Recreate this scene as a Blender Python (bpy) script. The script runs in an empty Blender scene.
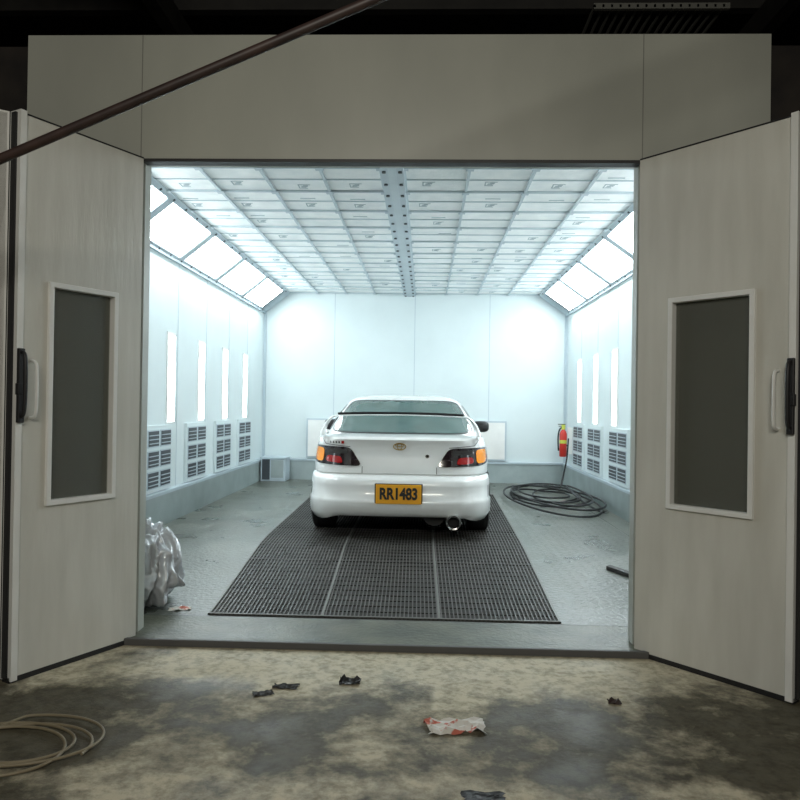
import bpy, bmesh, math, random
from mathutils import Vector, Matrix, noise
random.seed(7)
scene = bpy.context.scene
try:
    scene.view_settings.view_transform = 'Standard'
except Exception: pass
COL = scene.collection

# ---------------------------------------------------------------- materials
def mat(name, col, rough=0.5, metal=0.0, col2=None, nscale=5.0, bump=0.0, bscale=40.0, coat=0.0,
        emit=None, estr=0.0, stretch=(1,1,1), lo=0.35, hi=0.65, rough2=None, spec=0.5):
    m = bpy.data.materials.new(name); m.use_nodes = True
    nt = m.node_tree; b = nt.nodes['Principled BSDF']
    b.inputs['Base Color'].default_value = (*col, 1)
    b.inputs['Roughness'].default_value = rough
    b.inputs['Metallic'].default_value = metal
    b.inputs['Coat Weight'].default_value = coat
    b.inputs['Specular IOR Level'].default_value = spec
    tc = nt.nodes.new('ShaderNodeTexCoord')
    mp = nt.nodes.new('ShaderNodeMapping'); mp.inputs['Scale'].default_value = stretch
    nt.links.new(tc.outputs['Object'], mp.inputs['Vector'])
    if col2 is None: col2 = tuple(c*0.93 for c in col)
    n = nt.nodes.new('ShaderNodeTexNoise'); n.inputs['Scale'].default_value = nscale
    n.inputs['Detail'].default_value = 8
    nt.links.new(mp.outputs[0], n.inputs['Vector'])
    r = nt.nodes.new('ShaderNodeValToRGB')
    r.color_ramp.elements[0].position = lo; r.color_ramp.elements[0].color = (*col2, 1)
    r.color_ramp.elements[1].position = hi; r.color_ramp.elements[1].color = (*col, 1)
    nt.links.new(n.outputs['Fac'], r.inputs['Fac'])
    nt.links.new(r.outputs['Color'], b.inputs['Base Color'])
    if rough2 is not None:
        mr = nt.nodes.new('ShaderNodeMapRange')
        mr.inputs['From Min'].default_value = lo; mr.inputs['From Max'].default_value = hi
        mr.inputs['To Min'].default_value = rough2; mr.inputs['To Max'].default_value = rough
        nt.links.new(n.outputs['Fac'], mr.inputs['Value'])
        nt.links.new(mr.outputs['Result'], b.inputs['Roughness'])
    if bump > 0:
        n2 = nt.nodes.new('ShaderNodeTexNoise'); n2.inputs['Scale'].default_value = bscale
        n2.inputs['Detail'].default_value = 6
        nt.links.new(mp.outputs[0], n2.inputs['Vector'])
        bp = nt.nodes.new('ShaderNodeBump'); bp.inputs['Strength'].default_value = bump
        bp.inputs['Distance'].default_value = 0.02
        nt.links.new(n2.outputs['Fac'], bp.inputs['Height'])
        nt.links.new(bp.outputs['Normal'], b.inputs['Normal'])
    if emit is not None:
        b.inputs['Emission Color'].default_value = (*emit, 1)
        b.inputs['Emission Strength'].default_value = estr
    return m

M_wall   = mat('booth_white_panel', (0.66,0.735,0.745), 0.5, col2=(0.63,0.705,0.715), nscale=2)
M_wallb  = mat('booth_base_grey', (0.34,0.40,0.40), 0.5, col2=(0.27,0.32,0.32), nscale=3)
M_frame  = mat('booth_frame_grey', (0.46,0.54,0.59), 0.4)
M_cframe = mat('ceiling_frame_grey', (0.52,0.60,0.64), 0.5)
M_filter = mat('filter_cloth', (0.95,0.97,0.96), 0.9, col2=(0.84,0.88,0.88), nscale=6, bump=0.3, bscale=25)
M_mark   = mat('filter_print', (0.42,0.50,0.53), 0.8)
M_bolt   = mat('bolt_dark', (0.04,0.05,0.06), 0.5)
M_lamp   = mat('lamp_diffuser', (0.9,0.95,1.0), 0.5, emit=(0.90,0.98,1.0), estr=14.5)
M_slit   = mat('slit_diffuser', (0.9,0.95,1.0), 0.5, emit=(0.9,0.97,1.0), estr=6.0)
M_panel  = mat('facade_panel', (0.46,0.47,0.42), 0.36, col2=(0.38,0.39,0.35), nscale=1.5, stretch=(1,1,0.4), bump=0.06, bscale=8)
M_leaf   = mat('door_panel_paint', (0.66,0.65,0.60), 0.26, col2=(0.58,0.57,0.52), nscale=3, stretch=(3,3,0.5), bump=0.12, bscale=9)
M_alu    = mat('alu_trim', (0.80,0.80,0.78), 0.35, metal=0.0)
M_black  = mat('black_rubber', (0.015,0.015,0.017), 0.5)
M_dark   = mat('dark_steel', (0.03,0.028,0.025), 0.6, col2=(0.015,0.014,0.013))
M_roof   = mat('garage_roof_dark', (0.022,0.019,0.017), 0.8, col2=(0.01,0.01,0.01))
M_grille = mat('roof_grille_paint', (0.22,0.22,0.20), 0.6)
M_gwall  = mat('garage_wall_dark', (0.03,0.024,0.02), 0.9, col2=(0.012,0.01,0.01))
M_pipe   = mat('rusty_pipe', (0.05,0.028,0.024), 0.5, col2=(0.025,0.015,0.014), nscale=12)
M_paint  = mat('car_paint_white', (0.80,0.81,0.80), 0.22, col2=(0.78,0.79,0.78), coat=0.6)
M_glass_car = mat('car_glass', (0.07,0.12,0.11), 0.06, spec=1.0)
M_amber  = mat('lens_amber', (0.95,0.32,0.02), 0.15, coat=0.6, emit=(1,0.35,0.02), estr=0.12)
M_red    = mat('lens_red', (0.40,0.012,0.012), 0.15, coat=0.6)
M_smoke  = mat('lens_smoked', (0.02,0.012,0.014), 0.12, coat=0.8)
M_plate  = mat('plate_yellow', (0.90,0.42,0.02), 0.4, col2=(0.85,0.38,0.02))
M_gold   = mat('badge_gold', (0.55,0.38,0.12), 0.3, metal=0.9)
M_chrome = mat('chrome', (0.7,0.7,0.7), 0.15, metal=1.0)
M_seam   = mat('seam_dark', (0.10,0.10,0.10), 0.6)
M_pseam  = mat('panel_joint', (0.24,0.24,0.22), 0.6)
M_fseam  = mat('floor_joint', (0.06,0.07,0.065), 0.6)
M_tyre   = mat('tyre_rubber', (0.02,0.02,0.02), 0.75)
M_redp   = mat('red_paint', (0.55,0.03,0.02), 0.35)
M_yel    = mat('yellow_green_plastic', (0.55,0.6,0.08), 0.4)
M_foil   = mat('silver_plastic', (0.60,0.62,0.65), 0.26, metal=0.2, bump=0.35, bscale=9, coat=.4)
M_hose   = mat('tan_hose', (0.24,0.20,0.13), 0.5)
M_grate  = mat('grate_steel', (0.085,0.08,0.074), 0.5, metal=0.1, col2=(0.035,0.033,0.03), nscale=3)
M_gseam  = mat('grate_joint', (0.15,0.15,0.14), 0.5)
M_pit    = mat('grate_pit', (0.026,0.025,0.022), 0.8)
M_sill   = mat('sill_concrete', (0.12,0.125,0.09), 0.42, col2=(0.06,0.066,0.05), nscale=5, bump=0.2)
M_floor  = mat('booth_floor_sheet', (0.135,0.145,0.122), 0.42, col2=(0.07,0.078,0.065), nscale=2.2, lo=.3, hi=.7, bump=0.3, bscale=30, rough2=0.24)

def concrete():
    m = bpy.data.materials.new('garage_concrete'); m.use_nodes=True
    nt=m.node_tree; b=nt.nodes['Principled BSDF']; lk=nt.links.new
    tc=nt.nodes.new('ShaderNodeTexCoord')
    def nz(s,d=8,dist=0):
        n=nt.nodes.new('ShaderNodeTexNoise'); n.inputs['Scale'].default_value=s
        n.inputs['Detail'].default_value=d; n.inputs['Distortion'].default_value=dist; n.inputs['Roughness'].default_value=.68
        lk(tc.outputs['Object'],n.inputs['Vector']); return n
    def ramp(sock,p0,c0,p1,c1):
        r=nt.nodes.new('ShaderNodeValToRGB')
        r.color_ramp.elements[0].position=p0; r.color_ramp.elements[0].color=(*c0,1)
        r.color_ramp.elements[1].position=p1; r.color_ramp.elements[1].color=(*c1,1)
        lk(sock,r.inputs['Fac']); return r
    sep=nt.nodes.new('ShaderNodeSeparateXYZ'); lk(tc.outputs['Object'],sep.inputs[0])
    def mrange(a0,a1,b0,b1,out='Y'):
        n=nt.nodes.new('ShaderNodeMapRange'); n.interpolation_type='SMOOTHSTEP'
        n.inputs['From Min'].default_value=a0; n.inputs['From Max'].default_value=a1
        n.inputs['To Min'].default_value=b0; n.inputs['To Max'].default_value=b1; lk(sep.outputs[out],n.inputs['Value']); return n
    def madd(p,q):
        n=nt.nodes.new('ShaderNodeMath'); n.operation='ADD'; lk(p,n.inputs[0]); lk(q,n.inputs[1]); return n.outputs[0]
    a=nz(2.6,15,0.1)
    s=madd(a.outputs['Fac'],mrange(2.95,3.4,-.035,.20).outputs[0])     # booth light spilling past the sill, painted into the colour
    s=madd(s,mrange(2.35,2.5,.10,0).outputs[0])                         # old paint-dust strip
    s=madd(s,mrange(-1.3,-.9,-.10,0,'X').outputs[0])                    # darker towards the sides
    s=madd(s,mrange(.8,1.3,0,-.12,'X').outputs[0])
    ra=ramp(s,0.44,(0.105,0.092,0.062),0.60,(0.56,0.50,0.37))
    c=nz(20,15,0.0);  rc=ramp(c.outputs['Fac'],0.36,(0.42,0.41,0.38),0.56,(1,1,1))
    mx=nt.nodes.new('ShaderNodeMix'); mx.data_type='RGBA'; mx.blend_type='MULTIPLY'
    mx.inputs[0].default_value=0.8
    lk(ra.outputs[0],mx.inputs[6]); lk(rc.outputs[0],mx.inputs[7])
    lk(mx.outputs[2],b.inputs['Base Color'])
    mr=nt.nodes.new('ShaderNodeMapRange'); mr.inputs['From Min'].default_value=.38; mr.inputs['From Max'].default_value=.6
    mr.inputs['To Min'].default_value=.45; mr.inputs['To Max'].default_value=.85
    lk(a.outputs['Fac'],mr.inputs['Value']); lk(mr.outputs[0],b.inputs['Roughness'])
    b.inputs['Specular IOR Level'].default_value=.3
    bn=nz(45,10); bp=nt.nodes.new('ShaderNodeBump'); bp.inputs['Strength'].default_value=.4; bp.inputs['Distance'].default_value=.01
    lk(bn.outputs['Fac'],bp.inputs['Height']); lk(bp.outputs['Normal'],b.inputs['Normal'])
    return m
M_conc = concrete()

def glassmat():
    m=bpy.data.materials.new('door_window_glass'); m.use_nodes=True
    nt=m.node_tree; nt.nodes.clear()
    o=nt.nodes.new('ShaderNodeOutputMaterial'); mix=nt.nodes.new('ShaderNodeMixShader')
    t=nt.nodes.new('ShaderNodeBsdfTransparent'); t.inputs[0].default_value=(0.80,0.82,0.77,1)
    g=nt.nodes.new('ShaderNodeBsdfPrincipled'); g.inputs['Roughness'].default_value=0.12
    g.inputs['Base Color'].default_value=(0.17,0.175,0.155,1)
    mix.inputs[0].default_value=0.55
    nt.links.new(t.outputs[0],mix.inputs[1]); nt.links.new(g.outputs[0],mix.inputs[2])
    nt.links.new(mix.outputs[0],o.inputs[0]); return m
M_glass=glassmat()

# ---------------------------------------------------------------- mesh helper
class MB:
    def __init__(s): s.bm=bmesh.new(); s.mats=[]
    def mi(s,m):
        if m not in s.mats: s.mats.append(m)
        return s.mats.index(m)
    def box(s,x0,x1,y0,y1,z0,z1,m,M=None):
        vs=[s.bm.verts.new((x,y,z)) for x in (x0,x1) for y in (y0,y1) for z in (z0,z1)]
        if M is not None:
            for v in vs: v.co=M@v.co
        for q in ((0,1,3,2),(4,6,7,5),(0,4,5,1),(2,3,7,6),(0,2,6,4),(1,5,7,3)):
            f=s.bm.faces.new([vs[i] for i in q]); f.material_index=s.mi(m)
    def poly(s,pts,m,smooth=False):
        f=s.bm.faces.new([s.bm.verts.new(p) for p in pts]); f.material_index=s.mi(m); f.smooth=smooth; return f
    def prism(s,pts,z0,z1,m):
        a=[s.bm.verts.new((p[0],p[1],z0)) for p in pts]; b=[s.bm.verts.new((p[0],p[1],z1)) for p in pts]
        n=len(pts); k=s.mi(m)
        s.bm.faces.new(b).material_index=k; s.bm.faces.new(a[::-1]).material_index=k
        for i in range(n):
            s.bm.faces.new((a[i],a[(i+1)%n],b[(i+1)%n],b[i])).material_index=k
    def cyl(s,p0,p1,r0,m,r1=None,seg=20,cap=True,smooth=True):
        p0=Vector(p0);p1=Vector(p1); r1=r0 if r1 is None else r1
        d=(p1-p0).normalized(); a=d.orthogonal().normalized(); b=d.cross(a); k=s.mi(m)
        A=[];B=[]
        for i in range(seg):
            t=2*math.pi*i/seg; o=a*math.cos(t)+b*math.sin(t)
            A.append(s.bm.verts.new(p0+o*r0)); B.append(s.bm.verts.new(p1+o*r1))
        for i in range(seg):
            f=s.bm.faces.new((A[i],A[(i+1)%seg],B[(i+1)%seg],B[i])); f.material_index=k; f.smooth=smooth
        if cap:
            s.bm.faces.new(A[::-1]).material_index=k; s.bm.faces.new(B).material_index=k
    def grid(s,rows,m,closed=False,smooth=True):
        k=s.mi(m); V=[[s.bm.verts.new(p) for p in r] for r in rows]; out=[]
        for i in range(len(V)-1):
            n=len(V[i])
            for j in range(n if closed else n-1):
                f=s.bm.faces.new((V[i][j],V[i][(j+1)%n],V[i+1][(j+1)%n],V[i+1][j])); f.material_index=k; f.smooth=smooth; out.append(f)
        return V
    def lathe(s,prof,m,c,axis='X',seg=36):
        rows=[]
        for (a,r) in prof:
            row=[]
            for i in range(seg):
                t=2*math.pi*i/seg
                if axis=='X': row.append((c[0]+a,c[1]+r*math.cos(t),c[2]+r*math.sin(t)))
                elif axis=='Y': row.append((c[0]+r*math.cos(t),c[1]+a,c[2]+r*math.sin(t)))
                else: row.append((c[0]+r*math.cos(t),c[1]+r*math.sin(t),c[2]+a))
            rows.append(row)
        s.grid(rows,m,closed=True)
    def done(s,name,parent=None,bevel=0,ang=35,loc=None):
        bm=s.bm
        bmesh.ops.recalc_face_normals(bm,faces=bm.faces)
        for e in bm.edges:
            if len(e.link_faces)==2 and e.calc_face_angle(0)>math.radians(ang): e.smooth=False
        me=bpy.data.meshes.new(name); bm.to_mesh(me); bm.free()
        for m in s.mats: me.materials.append(m)
        o=bpy.data.objects.new(name,me); COL.objects.link(o)
        if parent: o.parent=parent
        if loc: o.location=loc
        if bevel:
            md=o.modifiers.new('bevel','BEVEL'); md.width=bevel; md.segments=2; md.limit_method='ANGLE'
        return o
def empty(name,loc=(0,0,0),rz=0):
    o=bpy.data.objects.new(name,None); o.location=loc; o.rotation_euler=(0,0,rz); o.empty_display_size=.1
    COL.objects.link(o); return o
def curve(name,pts,r,m,parent=None,closed=False,poly=False):
    c=bpy.data.curves.new(name,'CURVE'); c.dimensions='3D'; c.bevel_depth=r; c.bevel_resolution=4; c.use_fill_caps=True
    sp=c.splines.new('POLY' if poly else 'NURBS'); sp.points.add(len(pts)-1)
    for p,q in zip(sp.points,pts): p.co=(*q,1)
    if not poly: sp.order_u=4; sp.use_endpoint_u=True
    sp.use_cyclic_u=closed
    c.materials.append(m); o=bpy.data.objects.new(name,c); COL.objects.link(o)
    if parent: o.parent=parent
    return o

# ---------------------------------------------------------------- dimensions
XL,XR=-2.577,2.213; YF,YB=3.78,11.7; H=2.97; ZL=2.655; CL,CR=-2.18,1.77
OL,OR_=-1.465,1.062; OH=2.44; XC=-0.27

# booth floor
b=MB(); b.box(XL-.06,XR+.06,3.78,YB+.06,-.12,0,M_floor)
yy=4.5
while yy<9.2:
    xx=.98
    while xx<1.9:
        s=.018; d=1 if (int((xx-.98)/.075+.5)+int((yy-4.5)/.075+.5))%2 else -1
        b.poly([(xx-s,yy-s*d-.003,.0035),(xx-s,yy-s*d+.003,.0035),(xx+s,yy+s*d+.003,.0035),(xx+s,yy+s*d-.003,.0035)],M_fseam)
        xx+=.075
    yy+=.075
b.box(1.93,1.936,4.2,9.4,0,.002,M_fseam)
b.done('floor')
# garage floor
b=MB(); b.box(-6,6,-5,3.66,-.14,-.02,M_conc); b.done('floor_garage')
# sill
b=MB(); b.box(-2.04,1.70,3.66,4.09,-.1,.010,M_sill); b.box(-2.0,1.68,3.655,3.68,-.1,.014,M_seam); b.box(-2.0,1.68,4.09,4.11,-.1,.007,M_seam); b.done('trim_sill',bevel=.004)

# grate (floor grille)
b=MB()
G0=4.14
def gx(u,y):
    t=min(1,max(0,(y-4.2)/2.2)); t2=min(1,max(0,(y-6.4)/3.6))
    l=-1.20-.20*t-.07*t2; r=.765+.09*t+.08*t2
    return l+(r-l)*u
ys=[G0+(10-G0)*i/40 for i in range(41)]
out=[(gx(0,y),y) for y in ys]+[(gx(1,y),y) for y in reversed(ys)]
b.prism(out,.0005,.003,M_pit)
def bar(u,w,z1,m,y0=G0,y1=10.0,n=14):
    yy=[y0+(y1-y0)*i/n for i in range(n+1)]
    for i in range(n):
        ya,yb=yy[i],yy[i+1]
        a0,a1=gx(u,ya)-w/2,gx(u,ya)+w/2; c0,c1=gx(u,yb)-w/2,gx(u,yb)+w/2
        b.prism([(a0,ya),(a1,ya),(c1,yb),(c0,yb)],.002,z1,m)
N=84
for i in range(N+1):
    bar(i/N,.0075,.011,M_grate)
for u in (0,.325,.66,1): bar(u,.014,.0125,M_gseam)
nc=48
for i in range(0,nc+1):
    y=G0+(10-G0)*i/nc
    big=i%12==0
    w=.014 if big else .0035
    b.prism([(gx(0,y)-.007,y),(gx(1,y)+.007,y),(gx(1,y)+.007,y+w),(gx(0,y)-.007,y+w)],.002,.012 if big else .0085,M_gseam if i==0 else M_grate)
b.done('floor_grate')

# ---------------------------------------------------------------- booth walls
def side_wall(name,X,sgn,slits,vents):
    b=MB()
    x0,x1=(X-.06,X) if sgn>0 else (X,X+.06)
    b.box(x0,x1,3.85,YB,0,ZL+.02,M_wall)
    def bx(d,y0,y1,z0,z1,m,d0=0):
        a,c=X+sgn*d0,X+sgn*d
        b.box(min(a,c),max(a,c),y0,y1,z0,z1,m)
    bx(.05,3.9,YB,0,.30,M_wallb); bx(.065,3.9,YB,.30,.33,M_frame)
    y=4.6
    while y<YB:
        bx(.003,y-.004,y+.004,.33,ZL,M_frame); y+=1.0
    bx(.03,3.9,YB,ZL-.03,ZL+.02,M_frame)
    wall=b.done(name)
    def loc(bb):
        return lambda d,y0,y1,z0,z1,m,d0=0: bb.box(min(X+sgn*d0,X+sgn*d),max(X+sgn*d0,X+sgn*d),y0,y1,z0,z1,m)
    for y in slits:
        b=MB(); f=loc(b)
        f(.012,y-.115,y+.115,.98,1.90,M_alu); f(.018,y-.09,y+.09,1.0,1.87,M_slit,.011)
        b.done('wall_light',wall)
    for (y0,y1) in vents:
        b=MB(); f=loc(b)
        f(.03,y0,y1,.34,.97,M_wall)
        ym=(y0+y1)/2
        for (a,c) in ((y0+.03,ym-.02),(ym+.02,y1-.03)):
            for r in range(3):
                z0=.375+r*.195
                f(.036,a,c,z0,z0+.165,M_frame,.029)
                f(.039,a+.012,c-.012,z0+.012,z0+.153,M_bolt,.033)
                for q in range(3):
                    zz=z0+.035+q*.038
                    f(.05,a+.012,c-.012,zz,zz+.007,M_frame,.038)
        b.done('air_vent',wall)
side_wall('wall_left',XL,1,[5.35,6.37,7.39,8.40,9.40,10.45],[(5.55,6.15),(6.7,7.37),(7.85,8.55),(8.95,9.65),(10.05,10.75)])
side_wall('wall_right',XR,-1,[5.6,6.65,7.68,8.70,9.65,10.65],[(5.9,6.5),(7.0,7.6),(8.05,8.85),(9.25,10.0),(10.3,10.95)])
b=MB(); b.box(XL-.06,XR+.06,YB,YB+.06,0,3.05,M_wall)
for x in (-1.45,-.18,1.0): b.box(x-.005,x+.005,YB-.003,YB,.33,H,M_frame)
b.box(XL+.05,XR-.05,YB-.05,YB,0,.30,M_wallb); b.box(XL+.05,XR-.05,YB-.065,YB,.30,.33,M_frame)
b.box(XL,XL+.04,YB-.04,YB,.33,ZL,M_frame); b.box(XR-.04,XR,YB-.04,YB,.33,ZL,M_frame)
wb=b.done('wall_back')
b=MB(); b.box(-1.87,1.28,YB-.05,YB-.001,.345,.97,M_frame); b.box(-1.845,1.255,YB-.06,YB-.049,.37,.945,M_alu)
for x in (-1.0,-.2,.6): b.box(x-.008,x+.008,YB-.064,YB-.059,.375,.94,M_frame)
b.done('access_panel',wb)

# ceiling + slopes
b=MB(); b.box(CL-.0,CR+.0,3.85,YB,H,H+.06,M_filter)
rt=.010
cols=[CL+i*(XC-.09-CL)/4 for i in range(5)]+[XC+.09+i*(CR-XC-.09)/4 for i in range(5)]
for x in cols: b.box(x-rt,x+rt,3.9,YB,H-.018,H,M_cframe)
rows=[YB-.02-i*.62 for i in range(13)]
for y in rows:
    b.box(CL,CR,y-rt,y+rt,H-.016,H,M_cframe)
    b.box(CL,CR,y-.31-.006,y-.31+.006,H-.008,H,M_cframe)
    for x in cols: b.box(x-.03,x+.03,y-.03,y+.03,H-.024,H-.014,M_frame)
for i in range(4):
    for off in (0,5):
        xm=(cols[i+off]+cols[i+off+1])/2
        for y in rows[:-1]:
            cy=y-.16+random.uniform(-.05,.05); cx=xm+random.uniform(-.12,.12)
            if random.random()<.6:
                w,h=.05,.05
                for (a,c,d,e) in ((-w,w,-h,-h+.007),(-w,w*.4,h-.007,h),(-w,-w+.008,-h,h),(-w*.5,w*.5,-.008,.004),(-w*.2,w*.6,-.026,-.018),(-w*.6,w*.2,.018,.026)):
                    b.box(cx+a,cx+c,cy+d,cy+e,H-.003,H,M_mark)
            if random.random()<.5: b.box(cx-.07,cx+.06,cy-.22,cy-.205,H-.003,H,M_mark)
b.done('ceiling')
b=MB(); b.box(XC-.085,XC+.085,3.9,YB,H-.05,H,M_frame); b.box(XC-.03,XC+.03,3.9,YB,H-.056,H-.04,M_cframe)
y=4.2
while y<YB:
    for s in (-1,1): b.cyl((XC+s*.06,y,H-.062),(XC+s*.06,y,H-.049),.015,M_bolt,seg=10)
    y+=.31
b.done('trim_ceiling_beam')
for nm,xa,xb in (('ceiling_slope_left',XL,CL),('ceiling_slope_right',XR,CR)):
    b=MB()
    p=Vector((xa,0,ZL)); q=Vector((xb,0,H)); d=q-p; L=d.length; d.normalize()
    n=Vector((-d.z,0,d.x)); 
    if n.z>0: n=-n
    def sl(u0,u1,y0,y1,h0,h1,m):
        vs=[]
        for y in (y0,y1):
            for u in (u0,u1):
                for h in (h0,h1):
                    c=p+d*u+n*h; vs.append(b.bm.verts.new((c.x,y,c.z)))
        for f in ((0,1,3,2),(4,6,7,5),(0,4,5,1),(2,3,7,6),(0,2,6,4),(1,5,7,3)):
            b.bm.faces.new([vs[i] for i in f]).material_index=b.mi(m)
    sl(-.03,L+.03,3.85,YB,-.06,0,M_wall)
    sl(0,.05,3.9,YB,0,.02,M_frame); sl(L-.05,L,3.9,YB,0,.02,M_frame)
    YS=YB-.38
    sl(.045,L-.045,YS+.0,YB,0,.02,M_frame)
    y=YS
    while y>4.9:
        sl(.045,L-.045,y+.0,y+.13,0,.02,M_frame); y-=1.28
    y=YB-.3
    while y>4.2:
        sl(L-.035,L-.015,y,y+.02,.02,.028,M_bolt); sl(.015,.035,y,y+.02,.02,.028,M_bolt); y-=.32
    so=b.done(nm)
    y=YS
    while y>5.0:
        b=MB(); sl(.055,L-.055,y-1.14,y-.01,.0,.008,M_lamp)
        b.done('light_panel',so); y-=1.28
# ---------------------------------------------------------------- facade
b=MB()
b.box(-2.075,1.70,YF-.04,YF+.08,OH,3.08,M_panel)
b.box(-2.04,OL,YF,YF+.08,0,OH,M_panel); b.box(OR_,1.70,YF,YF+.08,0,OH,M_panel)
for x in (-1.475,1.07): b.box(x-.0025,x+.0025,YF-.042,YF-.039,OH,3.08,M_pseam)
b.done('wall_front')
b=MB(); b.box(OL,OR_,YF-.045,YF+.02,OH-.012,OH+.004,M_black)
b.done('trim_opening')
b=MB(); b.box(XL-.1,-2.04,YF+.02,YF+.12,-.02,3.05,M_gwall); b.box(1.70,XR+.1,YF+.02,YF+.12,-.02,3.05,M_gwall)
b.done('wall_flank')

# ---------------------------------------------------------------- doors
def door(name,hinge,dx,dy,face,hw):
    L=math.hypot(dx,dy); e=empty(name,(hinge[0],hinge[1],0),math.atan2(dy,dx))
    T=.05; z0,z1=.0,OH
    f=lambda a,c:(min(a*face,c*face),max(a*face,c*face))
    b=MB(); y0,y1=f(0,-T)
    wx0,wx1=L*.25,L*.745; wz0,wz1=.745,1.71
    b.box(0,wx0,y0,y1,z0,z1,M_leaf); b.box(wx1,L-.03,y0,y1,z0,z1,M_leaf)
    b.box(wx0,wx1,y0,y1,z0,wz0,M_leaf); b.box(wx0,wx1,y0,y1,wz1,z1,M_leaf)
    b.done('panel',e)
    b=MB(); a,c=f(.012,-T-.01)
    b.box(L-.03,L,a,c,z0-.01,z1+.01,M_alu)
    a,c=f(.002,-T)
    b.box(0,L,a,c,-.019,z0+.004,M_black); b.box(0,L-.03,a,c,z1-.003,z1+.004,M_black)
    b.box(L,L+.010,*f(-.01,-T+.01),z0,z1,M_black)
    b.done('edge_trim',e)
    b=MB(); w=.020; a,c=f(.014,-T-.01)
    b.box(wx0-w,wx1+w,a,c,wz0-w,wz0+.004,M_alu); b.box(wx0-w,wx1+w,a,c,wz1-.004,wz1+w,M_alu)
    b.box(wx0-w,wx0+.004,a,c,wz0,wz1,M_alu); b.box(wx1-.004,wx1+w,a,c,wz0,wz1,M_alu)
    b.done('window_frame',e,bevel=.003)
    b=MB(); a,c=f(-.02,-.026); b.box(wx0,wx1,a,c,wz0,wz1,M_glass); b.done('window_pane',e)
    def fy(v): return v*face
    curve('pull_handle',[(L-.075,fy(0),1.12),(L-.075,fy(.04),1.12),(L-.075,fy(.045),1.15),(L-.075,fy(.045),1.34),(L-.075,fy(.04),1.37),(L-.075,fy(0),1.37)],.007,M_alu,e)
    b=MB(); a,c=f(.03,.012); b.box(L-.03,L+.0,a,c,1.10,1.42,M_black); b.box(L-.035,L+.005,*f(.012,.034),1.22,1.27,M_black)
    b.done('lock_plate',e,bevel=.004)
    curve('latch_handle',[(L-.015,fy(.02),1.40),(L-.015,fy(.05),1.41),(L-.012,fy(.06),1.35),(L-.015,fy(.055),1.18),(L-.015,fy(.045),1.12),(L-.015,fy(.02),1.13)],.009,M_black,e)
    return e
door('door_1',(OL+.012,YF-.06),-.312,-.60,1,0)
door('door_2',(OR_-.008,YF-.06),.492,-.585,-1,0)
def leaf2(name,p,dx,dy,face):
    L=math.hypot(dx,dy); e=empty(name,(p[0],p[1],0),math.atan2(dy,dx))
    b=MB(); b.box(0,L,min(0,-.05*face),max(0,-.05*face),.0,OH,M_leaf); b.done('panel',e)
    b=MB(); b.box(0,.02,min(.008*face,-.055*face),max(.008*face,-.055*face),-.018,OH+.008,M_alu); b.done('edge_trim',e)
leaf2('door_3',(OL-.36,YF-.06-.585),-.28,.38,-1)
leaf2('door_4',(OR_+.54,YF-.06-.57),.16,.50,1)

# ---------------------------------------------------------------- garage shell
b=MB()
rws=[]
for y in (-5,14):
    rws.append([(-6+i*.05,y,4.25+.025*math.sin(i*.05*2*math.pi/.25)) for i in range(241)])
b.grid(rws,M_roof); b.done('ceiling_garage')
b=MB()
for y in (1.2,2.6,4.0,5.4,6.9,8.5): b.box(-6,6,y-.04,y+.04,4.08,4.22,M_dark)
for x in (-3.6,-1.9,2.4,4): b.box(x-.05,x+.05,-5,14,3.9,4.08,M_dark)
b.done('roof_beams')
b=MB()
for i in range(16): b.box(1.15+i*.06,1.165+i*.06,5.25,6.7,4.03,4.05,M_grille)
for y in (5.25,5.9,6.65): b.box(1.15,2.1,y,y+.03,4.02,4.06,M_grille)
b.done('roof_grille')
b=MB(); b.box(-6.1,-6,-5,14,-.1,4.4,M_gwall); b.done('wall_garage_left')
b=MB(); b.box(6,6.1,-5,14,-.1,4.4,M_gwall); b.done('wall_garage_right')
b=MB(); b.box(-6,6,14,14.1,-.1,4.4,M_gwall); b.done('wall_garage_back')
b=MB(); b.box(-6,6,-5.1,-5,-.1,4.4,M_gwall); b.done('wall_garage_rear')
b=MB(); b.box(-6,XL-.1,3.66,14,-.14,-.03,M_gwall); b.box(XR+.1,6,3.66,14,-.14,-.03,M_gwall); b.done('floor_garage_side')
b=MB(); b.cyl((-2.6,2.55,1.58),(3.4,2.25,3.96),.017,M_pipe,seg=16); b.done('diagonal_pipe')

# ---------------------------------------------------------------- CAR
car=empty('car',(-.222,6.50,0)); car.scale=(1.055,1,1)
def interp(tab,z):
    if z<=tab[0][0]: return tab[0][1:]
    for a,c in zip(tab,tab[1:]):
        if z<=c[0]:
            t=(z-a[0])/(c[0]-a[0]+1e-9); return tuple(a[i]+(c[i]-a[i])*t for i in range(1,len(a)))
    return tab[-1][1:]
BODY=[(.205,.76,.10,4.10),(.215,.81,.035,4.16),(.25,.842,.012,4.22),(.33,.846,.0,4.25),(.362,.842,.004,4.25),(.375,.832,.016,4.24),(.48,.830,.012,4.24),
      (.525,.828,.018,4.23),(.553,.822,.04,4.22),(.568,.814,.075,4.21),(.573,.802,.105,4.20),(.580,.802,.11,4.19),(.586,.814,.098,4.18),
      (.63,.812,.10,4.16),(.72,.808,.118,4.12),(.80,.796,.125,4.08),(.85,.780,.118,4.02),(.885,.768,.105,3.98),(.900,.758,.118,3.95),(.912,.730,.20,3.88),(.925,.60,.40,3.7),(.93,.3,.8,3.2)]
NB=6.0
def drop(y,z):
    t=min(1,max(0,(y-2.7)/1.5)); t=t*t*(3-2*t)
    return z-(max(0,z-.5))*.42*t
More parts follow.
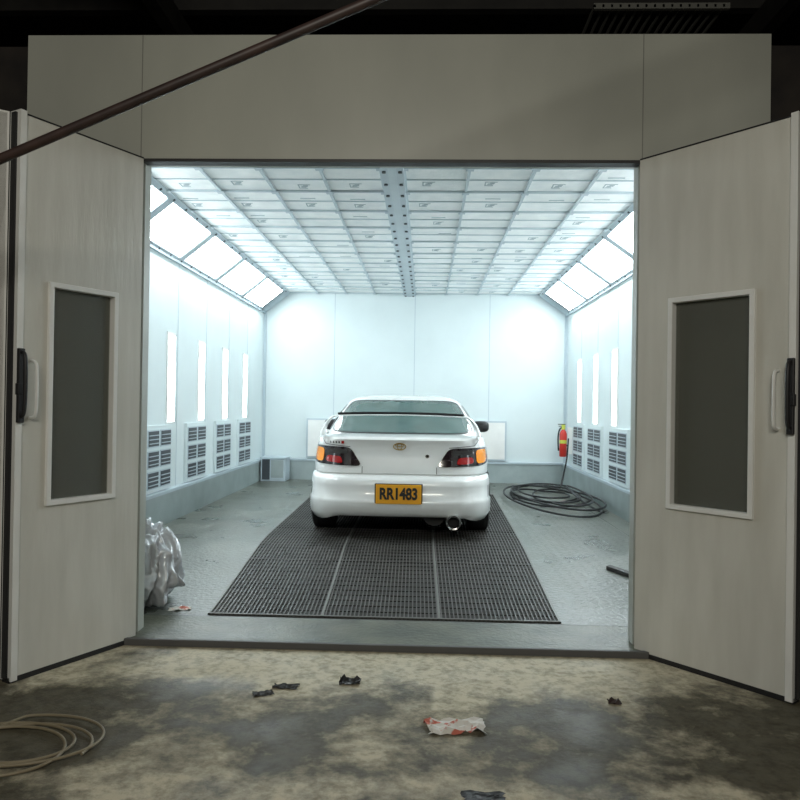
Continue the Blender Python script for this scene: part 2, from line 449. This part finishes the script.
def ring(tab_row,n,N=120):
    z,w,yr,yf=tab_row; yc=(yr+yf)/2; L=(yf-yr)/2; r=[]
    for i in range(N):
        t=2*math.pi*(i+.5)/N; c,s=math.cos(t),math.sin(t)
        k=(abs(c)**n+abs(s)**n)**(-1/n)
        r.append((w*c*k,yc+L*s*k,z))
    return r
def skirt(x,y,z):
    if y>.5: return z
    a=min(1,max(0,(abs(x)-.50)/.16)); a=a*a*(3-2*a)
    k=max(0,1-(z-.205)/.10); f=min(1,max(0,(.5-y)/.2))
    return z-.045*a*k*f
b=MB()
V=b.grid([[ (x,y,skirt(x,y,drop(y,z))) for (x,y,z) in ring(row,NB)] for row in BODY],M_paint,closed=True)
b.bm.faces.new(V[0][::-1]).material_index=0
b.bm.faces.new(V[-1]).material_index=0
body=b.done('body',ang=50)
AX=[.74,3.20]; R=.30
b=MB()
for ay in AX:
    for s in (-1,1): b.cyl((s*.56,ay,.30),(s*1.0,ay,.30),.355,M_black,seg=40)
cut=b.done('cut_tmp')
md=body.modifiers.new('b','BOOLEAN'); md.object=cut; md.operation='DIFFERENCE'; md.solver='EXACT'
dg=bpy.context.evaluated_depsgraph_get()
me=bpy.data.meshes.new_from_object(body.evaluated_get(dg)); body.modifiers.clear(); body.data=me
bpy.data.objects.remove(cut)
me.materials.clear(); me.materials.append(M_paint); me.materials.append(M_black)
for p in me.polygons:
    p.material_index=0
    for ay in AX:
        c=p.center
        if math.hypot(c.y-ay,c.z-.30)<.357 and abs(c.x)<.80 and abs(c.x)>.5: p.material_index=1
body.parent=car
def yrear(x,z,off=0):
    w,yr,yf=interp(BODY,z); yc=(yr+yf)/2; L=(yf-yr)/2
    u=min(.9999,abs(x/w)); return yc-L*(1-u**NB)**(1/NB)-off
GH=[(.88,.755,.46,3.10),(.92,.728,.50,3.02),(1.0,.70,.70,2.85),(1.12,.645,.99,2.62),(1.21,.59,1.22,2.45),(1.245,.56,1.32,2.38),(1.275,.51,1.44,2.28),(1.298,.42,1.58,2.18),(1.31,.2,1.8,2.05)]
NG=4.5
b=MB(); V=b.grid([ring(r,NG) for r in GH],M_paint,closed=True)
b.bm.faces.new(V[0][::-1]).material_index=0; b.bm.faces.new(V[-1]).material_index=0
b.done('cabin',car)
def gy(x,z,off,front=False):
    w,yr,yf=interp(GH,z); yc=(yr+yf)/2; L=(yf-yr)/2; u=min(.9999,abs(x/w)); k=(1-u**NG)**(1/NG)
    return yc+L*k+off if front else yc-L*k-off
def gxx(y,z,off):
    w,yr,yf=interp(GH,z); yc=(yr+yf)/2; L=(yf-yr)/2; u=min(.9999,abs((y-yc)/L)); return w*(1-u**NG)**(1/NG)+off
def rsq(u,v,n=7):
    m=max(abs(u),abs(v))
    if m<1e-6: return u,v
    k=m/((abs(u)**n+abs(v)**n)**(1/n)); return u*k,v*k
def rearglass(name,zb,zt,hb,ht,off,m,front=False):
    b=MB(); rows=[]
    for i in range(17):
        row=[]
        for j in range(29):
            u,v=rsq(-1+2*j/28,-1+2*i/16,9); t=(v+1)/2; z=zb+(zt-zb)*t; h=hb+(ht-hb)*t
            row.append((h*u,gy(h*u,z,off,front),z))
        rows.append(row)
    b.grid(rows,m); return b.done(name,car)
rearglass('rear_window_seal',.926,1.252,.680,.528,.006,M_black)
rearglass('rear_window',.938,1.244,.663,.512,.011,M_glass_car)
rearglass('windscreen',.95,1.20,.66,.52,.008,M_glass_car,True)
for s in (-1,1):
    b=MB(); rows=[]
    for i in range(10):
        t=i/9; z=.955+(1.205-.955)*t; ya=.98+.42*t; yb=2.62-.38*t
        rows.append([(s*gxx(ya+(yb-ya)*j/24,z,.008),ya+(yb-ya)*j/24,z) for j in range(25)])
    b.grid(rows,M_glass_car); b.done('side_window',car)
# wing
b=MB(); 
path=[]
for i in range(41):
    u=-1+2*i/40; a=abs(u)
    if a<.78: x=u/.78*.565; z=1.098+.012*(1-(a/.78)**2)
    else:
        t=(a-.78)/.22; x=math.copysign(.565+.115*math.sin(t*math.pi/2),u); z=1.098-.18*(1-math.cos(t*math.pi/2))**.8
    path.append((x,z,a))
secs=[]
for i,(x,z,a) in enumerate(path):
    x0,z0,_=path[max(0,i-1)]; x1,z1,_=path[min(40,i+1)]
    d=Vector((x1-x0,0,z1-z0)).normalized(); n=Vector((-d.z,0,d.x))
    k2=max(0,(a-.78)/.22)
    ch=.07+.07*k2; th=.009+.010*k2; row=[]
    for k in range(16):
        t=2*math.pi*k/16; yy=.30+ch*math.cos(t)+.02*(1-a); hh=th*math.sin(t)*(1+.3*math.cos(t))
        row.append((x+n.x*hh,yy,z+n.z*hh))
    secs.append(row)
b.grid(secs,M_paint,closed=True)
for i in range(5,35):
    xa,za,_=path[i]; xb,zb,_=path[i+1]
    b.poly([(xa,.237,za+.004),(xb,.237,zb+.004),(xb,.233,zb+.026),(xa,.233,za+.026)],M_black)
b.done('rear_wing',car)
def patch(name,poly,off,m,nx=20,nz=12,rn=6):
    xot,xob,xit,xib,zto,zbo,zti,zbi=poly
    for s in (-1,1):
        b=MB(); rows=[]
        for i in range(nz+1):
            row=[]
            for j in range(nx+1):
                u,v=rsq(-1+2*j/nx,-1+2*i/nz,rn); u=(u+1)/2; v=(v+1)/2
                xt=xit+(xot-xit)*u; xb_=xib+(xob-xib)*u; zt=zti+(zto-zti)*u; zb=zbi+(zbo-zbi)*u
                x=xb_+(xt-xb_)*v; z=zb+(zt-zb)*v
                row.append((s*x,yrear(x,z,off),z))
            rows.append(row)
        b.grid(rows,m)
        per=rows[0]+[r[-1] for r in rows[1:]]+rows[-1][-2::-1]+[r[0] for r in rows[-2:0:-1]]
        b.grid([per+[per[0]],[(p[0],p[1]+off+.01,p[2]) for p in per+[per[0]]]],m)
        b.done(name,car)
patch('tail_light_housing',(.775,.772,.42,.315,.825,.665,.818,.648),.010,M_smoke,rn=7)
patch('indicator_lens',(.762,.755,.650,.660,.806,.685,.806,.680),.016,M_amber,rn=4)
patch('brake_lens',(.625,.635,.50,.480,.742,.684,.734,.672),.015,M_red,rn=4)
patch('reverse_lens',(.625,.622,.45,.43,.800,.760,.798,.756),.013,M_dark,rn=4)
b=MB()
def seam(pts,w=.004):
    for (xa,za),(xb,zb) in zip(pts,pts[1:]):
        for s in (-1,1):
            n=8
            for i in range(n):
                p=[xa+(xb-xa)*i/n,za+(zb-za)*i/n]; q=[xa+(xb-xa)*(i+1)/n,za+(zb-za)*(i+1)/n]
                d=Vector((q[0]-p[0],q[1]-p[1])).normalized(); nx,nz=-d.y*w,d.x*w
                P=[(p[0]+nx,p[1]+nz),(q[0]+nx,q[1]+nz),(q[0]-nx,q[1]-nz),(p[0]-nx,p[1]-nz)]
                b.poly([(s*x,yrear(x,z,.003),z) for x,z in P],M_seam)
seam([(.315,.588),(.315,.648)],.003); seam([(.42,.82),(.64,.84),(.68,.89)],.003)
b.done('panel_gaps',car)
b=MB(); yb=yrear(0,.41)
b.box(-.200,.200,yb-.014,yb+.02,.323,.507,M_black); b.box(-.190,.190,yb-.022,yb-.012,.330,.500,M_plate)
b.done('number_plate',car,bevel=.003)
fc=bpy.data.curves.new('plate_text','FONT'); fc.body='RR1483'; fc.size=.125; fc.align_x='CENTER'; fc.align_y='CENTER'; fc.extrude=.001; fc.offset=.005
fc.materials.append(M_black); fo=bpy.data.objects.new('plate_text',fc); COL.objects.link(fo); fo.parent=car
fo.location=(0,yb-.024,.415); fo.rotation_euler=(math.pi/2,0,0); fo.scale=(.80,1.10,1)
b=MB()
def ell(cx,cz,rx,rz,r=.004):
    rows=[]
    for i in range(28):
        t=2*math.pi*i/28; c=Vector((cx+rx*math.cos(t),0,cz+rz*math.sin(t))); o=Vector((math.cos(t),0,math.sin(t))); row=[]
        for k in range(6):
            a=2*math.pi*k/6; p=c+o*r*math.cos(a); row.append((p.x,yrear(abs(p.x),p.z,.006)+r*math.sin(a),p.z))
        rows.append(row)
    rows.append(rows[0]); b.grid(rows,M_gold,closed=True)
ell(0,.828,.052,.030); ell(0,.828,.020,.028,.003); ell(0,.840,.036,.011,.003)
b.done('emblem',car)
b=MB(); b.cyl((.235,yrear(.235,.745)-.004,.745),(.235,yrear(.235,.745)+.02,.745),.016,M_chrome); b.cyl((.235,yrear(.235,.745)-.006,.745),(.235,yrear(.235,.745),.745),.009,M_black)
b.done('trunk_lock',car)
b=MB(); 
for i,x in enumerate((-.60,-.575,-.55,-.525)):
    b.box(x,x+.016,yrear(x,.857)-.006,yrear(x,.857)+.012,.848,.868,M_seam)
b.box(-.498,-.474,yrear(.486,.857)-.006,yrear(.486,.857)+.012,.845,.871,M_red)
b.done('badge',car)
for s in (-1,1):
    b=MB(); rows=[]
    for i in range(9):
        t=i/8*math.pi; r=math.sin(t)**.5 if 0<t<math.pi-1e-6 else .0; r=max(r,.05)
        yy=2.42-.07*math.cos(t)
        rows.append([(s*(.845+.095*r*math.copysign(abs(math.cos(a))**.6,math.cos(a))),yy,.955+.066*r*math.copysign(abs(math.sin(a))**.6,math.sin(a))) for a in [2*math.pi*k/24 for k in range(24)]])
    b.grid(rows,M_black,closed=True); b.box(min(s*.70,s*.80),max(s*.70,s*.80),2.40,2.46,.90,.940,M_black)
    b.done('wing_mirror',car)
for ay in AX:
    for s in (-1,1):
        w=empty('wheel',(s*.70,ay,R)); w.parent=car
        b=MB(); b.lathe([(-.085,.19),(-.095,.22),(-.10,.265),(-.085,.293),(-.05,.30),(-.05,.296),(-.04,.296),(-.04,.30),(.04,.30),(.04,.296),(.05,.296),(.05,.30),(.085,.293),(.10,.265),(.095,.22),(.085,.19)],M_tyre,(0,0,0)); b.done('tyre',w)
        b=MB(); b.lathe([(-.085,.195),(-.07,.18),(.07,.18),(.085,.195)],M_chrome,(0,0,0))
        for k in range(6):
            a=k*math.pi/3; b.cyl((s*.05,0,0),(s*.06,.18*math.cos(a),.18*math.sin(a)),.03,M_chrome,r1=.02,seg=8)
        b.cyl((-.06,0,0),(s*.075,0,0),.05,M_chrome); b.cyl((-.05,0,0),(-.03,0,0),.178,M_black); b.done('rim',w)
b=MB(); b.box(-.56,.56,.35,3.8,.17,.30,M_black); b.cyl((-.56,.74,.27),(.56,.74,.27),.035,M_black)
b.box(-.30,.25,.35,.62,.15,.24,M_dark); b.done('underbody',car)
b=MB(); b.cyl((.30,.16,.215),(.30,.75,.215),.095,M_dark,seg=28)
b.lathe([(.0,.060),(-.08,.062),(-.08,.052),(.08,.05),(.08,.001)],M_black,(.46,.08,.175),'Y',28)
b.lathe([(-.082,.050),(-.086,.062),(-.078,.066),(.0,.064)],M_chrome,(.46,.08,.175),'Y',28)
b.cyl((.46,.10,.175),(.46,.6,.175),.05,M_black)
b.done('exhaust',car)

# ---------------------------------------------------------------- props
def crumple(name,c,sx,sy,sz,m,seed=0,sub=5,amp=.35):
    bm=bmesh.new(); bmesh.ops.create_icosphere(bm,subdivisions=sub,radius=1)
    S=Vector((seed,seed*2,0))
    for v in bm.verts:
        p=v.co.copy()
        q=Vector((p.x*1.9,p.y*1.9,p.z*.75))+S
        w=Vector((noise.noise(q*1.1),noise.noise(q*1.1+Vector((9,0,0))),noise.noise(q*1.1+Vector((0,9,0)))))*.6
        rg=1-2*abs(noise.noise(q+w)); rg2=1-2*abs(noise.noise((q+w)*2.3))
        d=1+amp*(.55*rg+.28*rg2-.5)
        top=max(0,p.z); d*=1-.22*top
        p*=d; p.z=max(p.z,-.75)
        if p.z<-.1: k=1+.45*(-.1-p.z); p.x*=k; p.y*=k
        v.co=Vector((p.x*sx,p.y*sy,(p.z+.75)*sz))
    for f in bm.faces: f.smooth=True
    for e in bm.edges:
        if len(e.link_faces)==2 and e.calc_face_angle(0)>math.radians(28): e.smooth=False
    me=bpy.data.meshes.new(name); bm.to_mesh(me); bm.free(); me.materials.append(m)
    o=bpy.data.objects.new(name,me); COL.objects.link(o); o.location=c; return o
crumple('silver_plastic_sheet',(-1.68,4.34,.013),.22,.20,.31,M_foil,3.3,sub=6,amp=.55)
M_white=mat('paper_white',(.7,.68,.64),.7,col2=(.55,.15,.10),nscale=14,lo=.42,hi=.46)
def scrap(name,x,y,s,m,seed,h=.02,ax=1.0,rot=0,z=-.0195):
    b=MB(); n=10; rows=[]
    for i in range(n):
        row=[]
        for j in range(n):
            u=i/(n-1)-.5; v=j/(n-1)-.5; k=1-.35*abs(noise.noise(Vector((u*3+seed,v*3,0))))
            px,py=u*s*ax*k*1.3,v*s*k
            px,py=px*math.cos(rot)-py*math.sin(rot),px*math.sin(rot)+py*math.cos(rot)
            row.append((x+px,y+py,z+h*abs(noise.noise(Vector((u*4,v*4,seed))))*2))
        rows.append(row)
    b.grid(rows,m,smooth=False); b.done(name)
scrap('dark_rag',-.31,3.24,.075,M_black,1.2,.022)
scrap('dark_rag',-.58,3.17,.06,M_dark,2.2,.010,1.5); scrap('dark_rag',-.66,3.09,.055,M_dark,4.2,.010,1.3,.4)
scrap('leaf_scrap',.80,3.10,.045,M_pipe,3.2,.016); scrap('dark_rag',.20,2.32,.08,M_black,5.2,.006,1.4)
scrap('crumpled_paper',.13,2.82,.14,M_white,6.1,.02,1.3,.1)
scrap('paper_scrap',-1.40,4.25,.09,M_white,8.1,.008,1.2,.3,z=.001)
pts=[]
for i in range(120):
    t=i/119*2*math.pi*3.3
    r=.20+.045*math.sin(t*.37+1)+.02*math.sin(t*1.7)
    pts.append((-1.43+1.15*r*math.cos(t)+.02*math.sin(t*.5),2.50+.85*r*math.sin(t)+.0008*i,-.009+.004*(i/119)))
pts+= [(-1.7,2.2,-.008),(-2.1,2.0,-.008),(-2.6,2.1,-.008)]
curve('air_hose',pts,.0055,M_hose)
regul=empty('air_regulator',(2.08,11.2,0));  # air regulator by the hoses, modelled in the form of an extinguisher
b=MB(); b.box(.07,.13,-.04,.04,.50,.90,M_alu)
b.lathe([(.46,.001),(.46,.045),(.475,.055),(.80,.055),(.84,.042),(.86,.025),(.88,.022),(.88,.001)],M_redp,(0,0,0),'Z',28)
b.lathe([(.66,.056),(.66,.0565),(.71,.0565),(.71,.056)],M_yel,(0,0,0),'Z',28)
b.cyl((0,0,.87),(0,0,.94),.03,M_yel); b.box(-.08,.03,-.012,.012,.94,.952,M_black); b.box(-.07,.03,-.012,.012,.912,.924,M_black)
b.box(.02,.10,-.03,.03,.62,.64,M_black)
b.done('cylinder_body',regul)
curve('regulator_hose',[(-.02,0,.90),(-.08,-.02,.88),(-.09,-.02,.75),(-.07,-.02,.55)],.012,M_black,regul)
pts=[(2.10,10.9,.75),(2.09,10.9,.46),(2.05,10.9,.3),(2.02,10.9,.12),(1.95,10.7,.02)]
for i in range(190):
    t=i/189*2*math.pi*7+1; r=.40+.12*math.sin(t*.23+.5)+.06*math.sin(t*.9)+.05*math.sin(t*2.1)
    pts.append((1.66+r*math.cos(t)*1.0+.10*math.sin(t*.17),9.8+r*math.sin(t)*2.6+.4*math.sin(t*.13),.014+.12*abs(math.sin(t*.31))*(i/189)))
pts+=[(1.95,8.9,.014),(2.05,8.5,.014)]
curve('black_air_hose',pts,.012,M_black)
b=MB(); b.box(-2.50,-2.12,11.25,11.62,.005,.36,M_frame); b.box(-2.48,-2.36,11.243,11.255,.03,.34,M_bolt)
b.box(-2.34,-2.15,11.243,11.252,.06,.33,M_wallb); b.box(-2.51,-2.11,11.24,11.63,.345,.37,M_frame)
b.done('control_box',bevel=.004)
b=MB(); b.prism([(1.36,5.55),(1.40,5.6),(1.67,4.95),(1.63,4.9)],.001,.03,M_dark); b.done('steel_angle_bar',bevel=.004)

# ---------------------------------------------------------------- lights
def area(name,loc,rot,sx,sy,e,col):
    l=bpy.data.lights.new(name,'AREA'); l.shape='RECTANGLE'; l.size=sx; l.size_y=sy; l.energy=e; l.color=col
    o=bpy.data.objects.new(name,l); COL.objects.link(o); o.location=loc; o.rotation_euler=rot; return o
area('garage_tube_light',(-.2,-1.5,3.3),(math.radians(50),0,0),2.4,.3,100,(1,.96,.84))
w=bpy.data.worlds.new('world'); scene.world=w; w.use_nodes=True
w.node_tree.nodes['Background'].inputs[0].default_value=(.02,.02,.02,1)

# ---------------------------------------------------------------- camera
cd=bpy.data.cameras.new('camera'); cam=bpy.data.objects.new('camera',cd); COL.objects.link(cam)
cd.lens=740/800*36; cd.sensor_width=36
yaw=math.radians(1.95); pitch=math.radians(.39); roll=math.radians(.85)
R_=Matrix.Rotation(yaw,4,'Z')@Matrix.Rotation(math.pi/2+pitch,4,'X')@Matrix.Rotation(roll,4,'Z')
cam.matrix_world=Matrix.Translation((0,0,1.2))@R_
scene.camera=cam
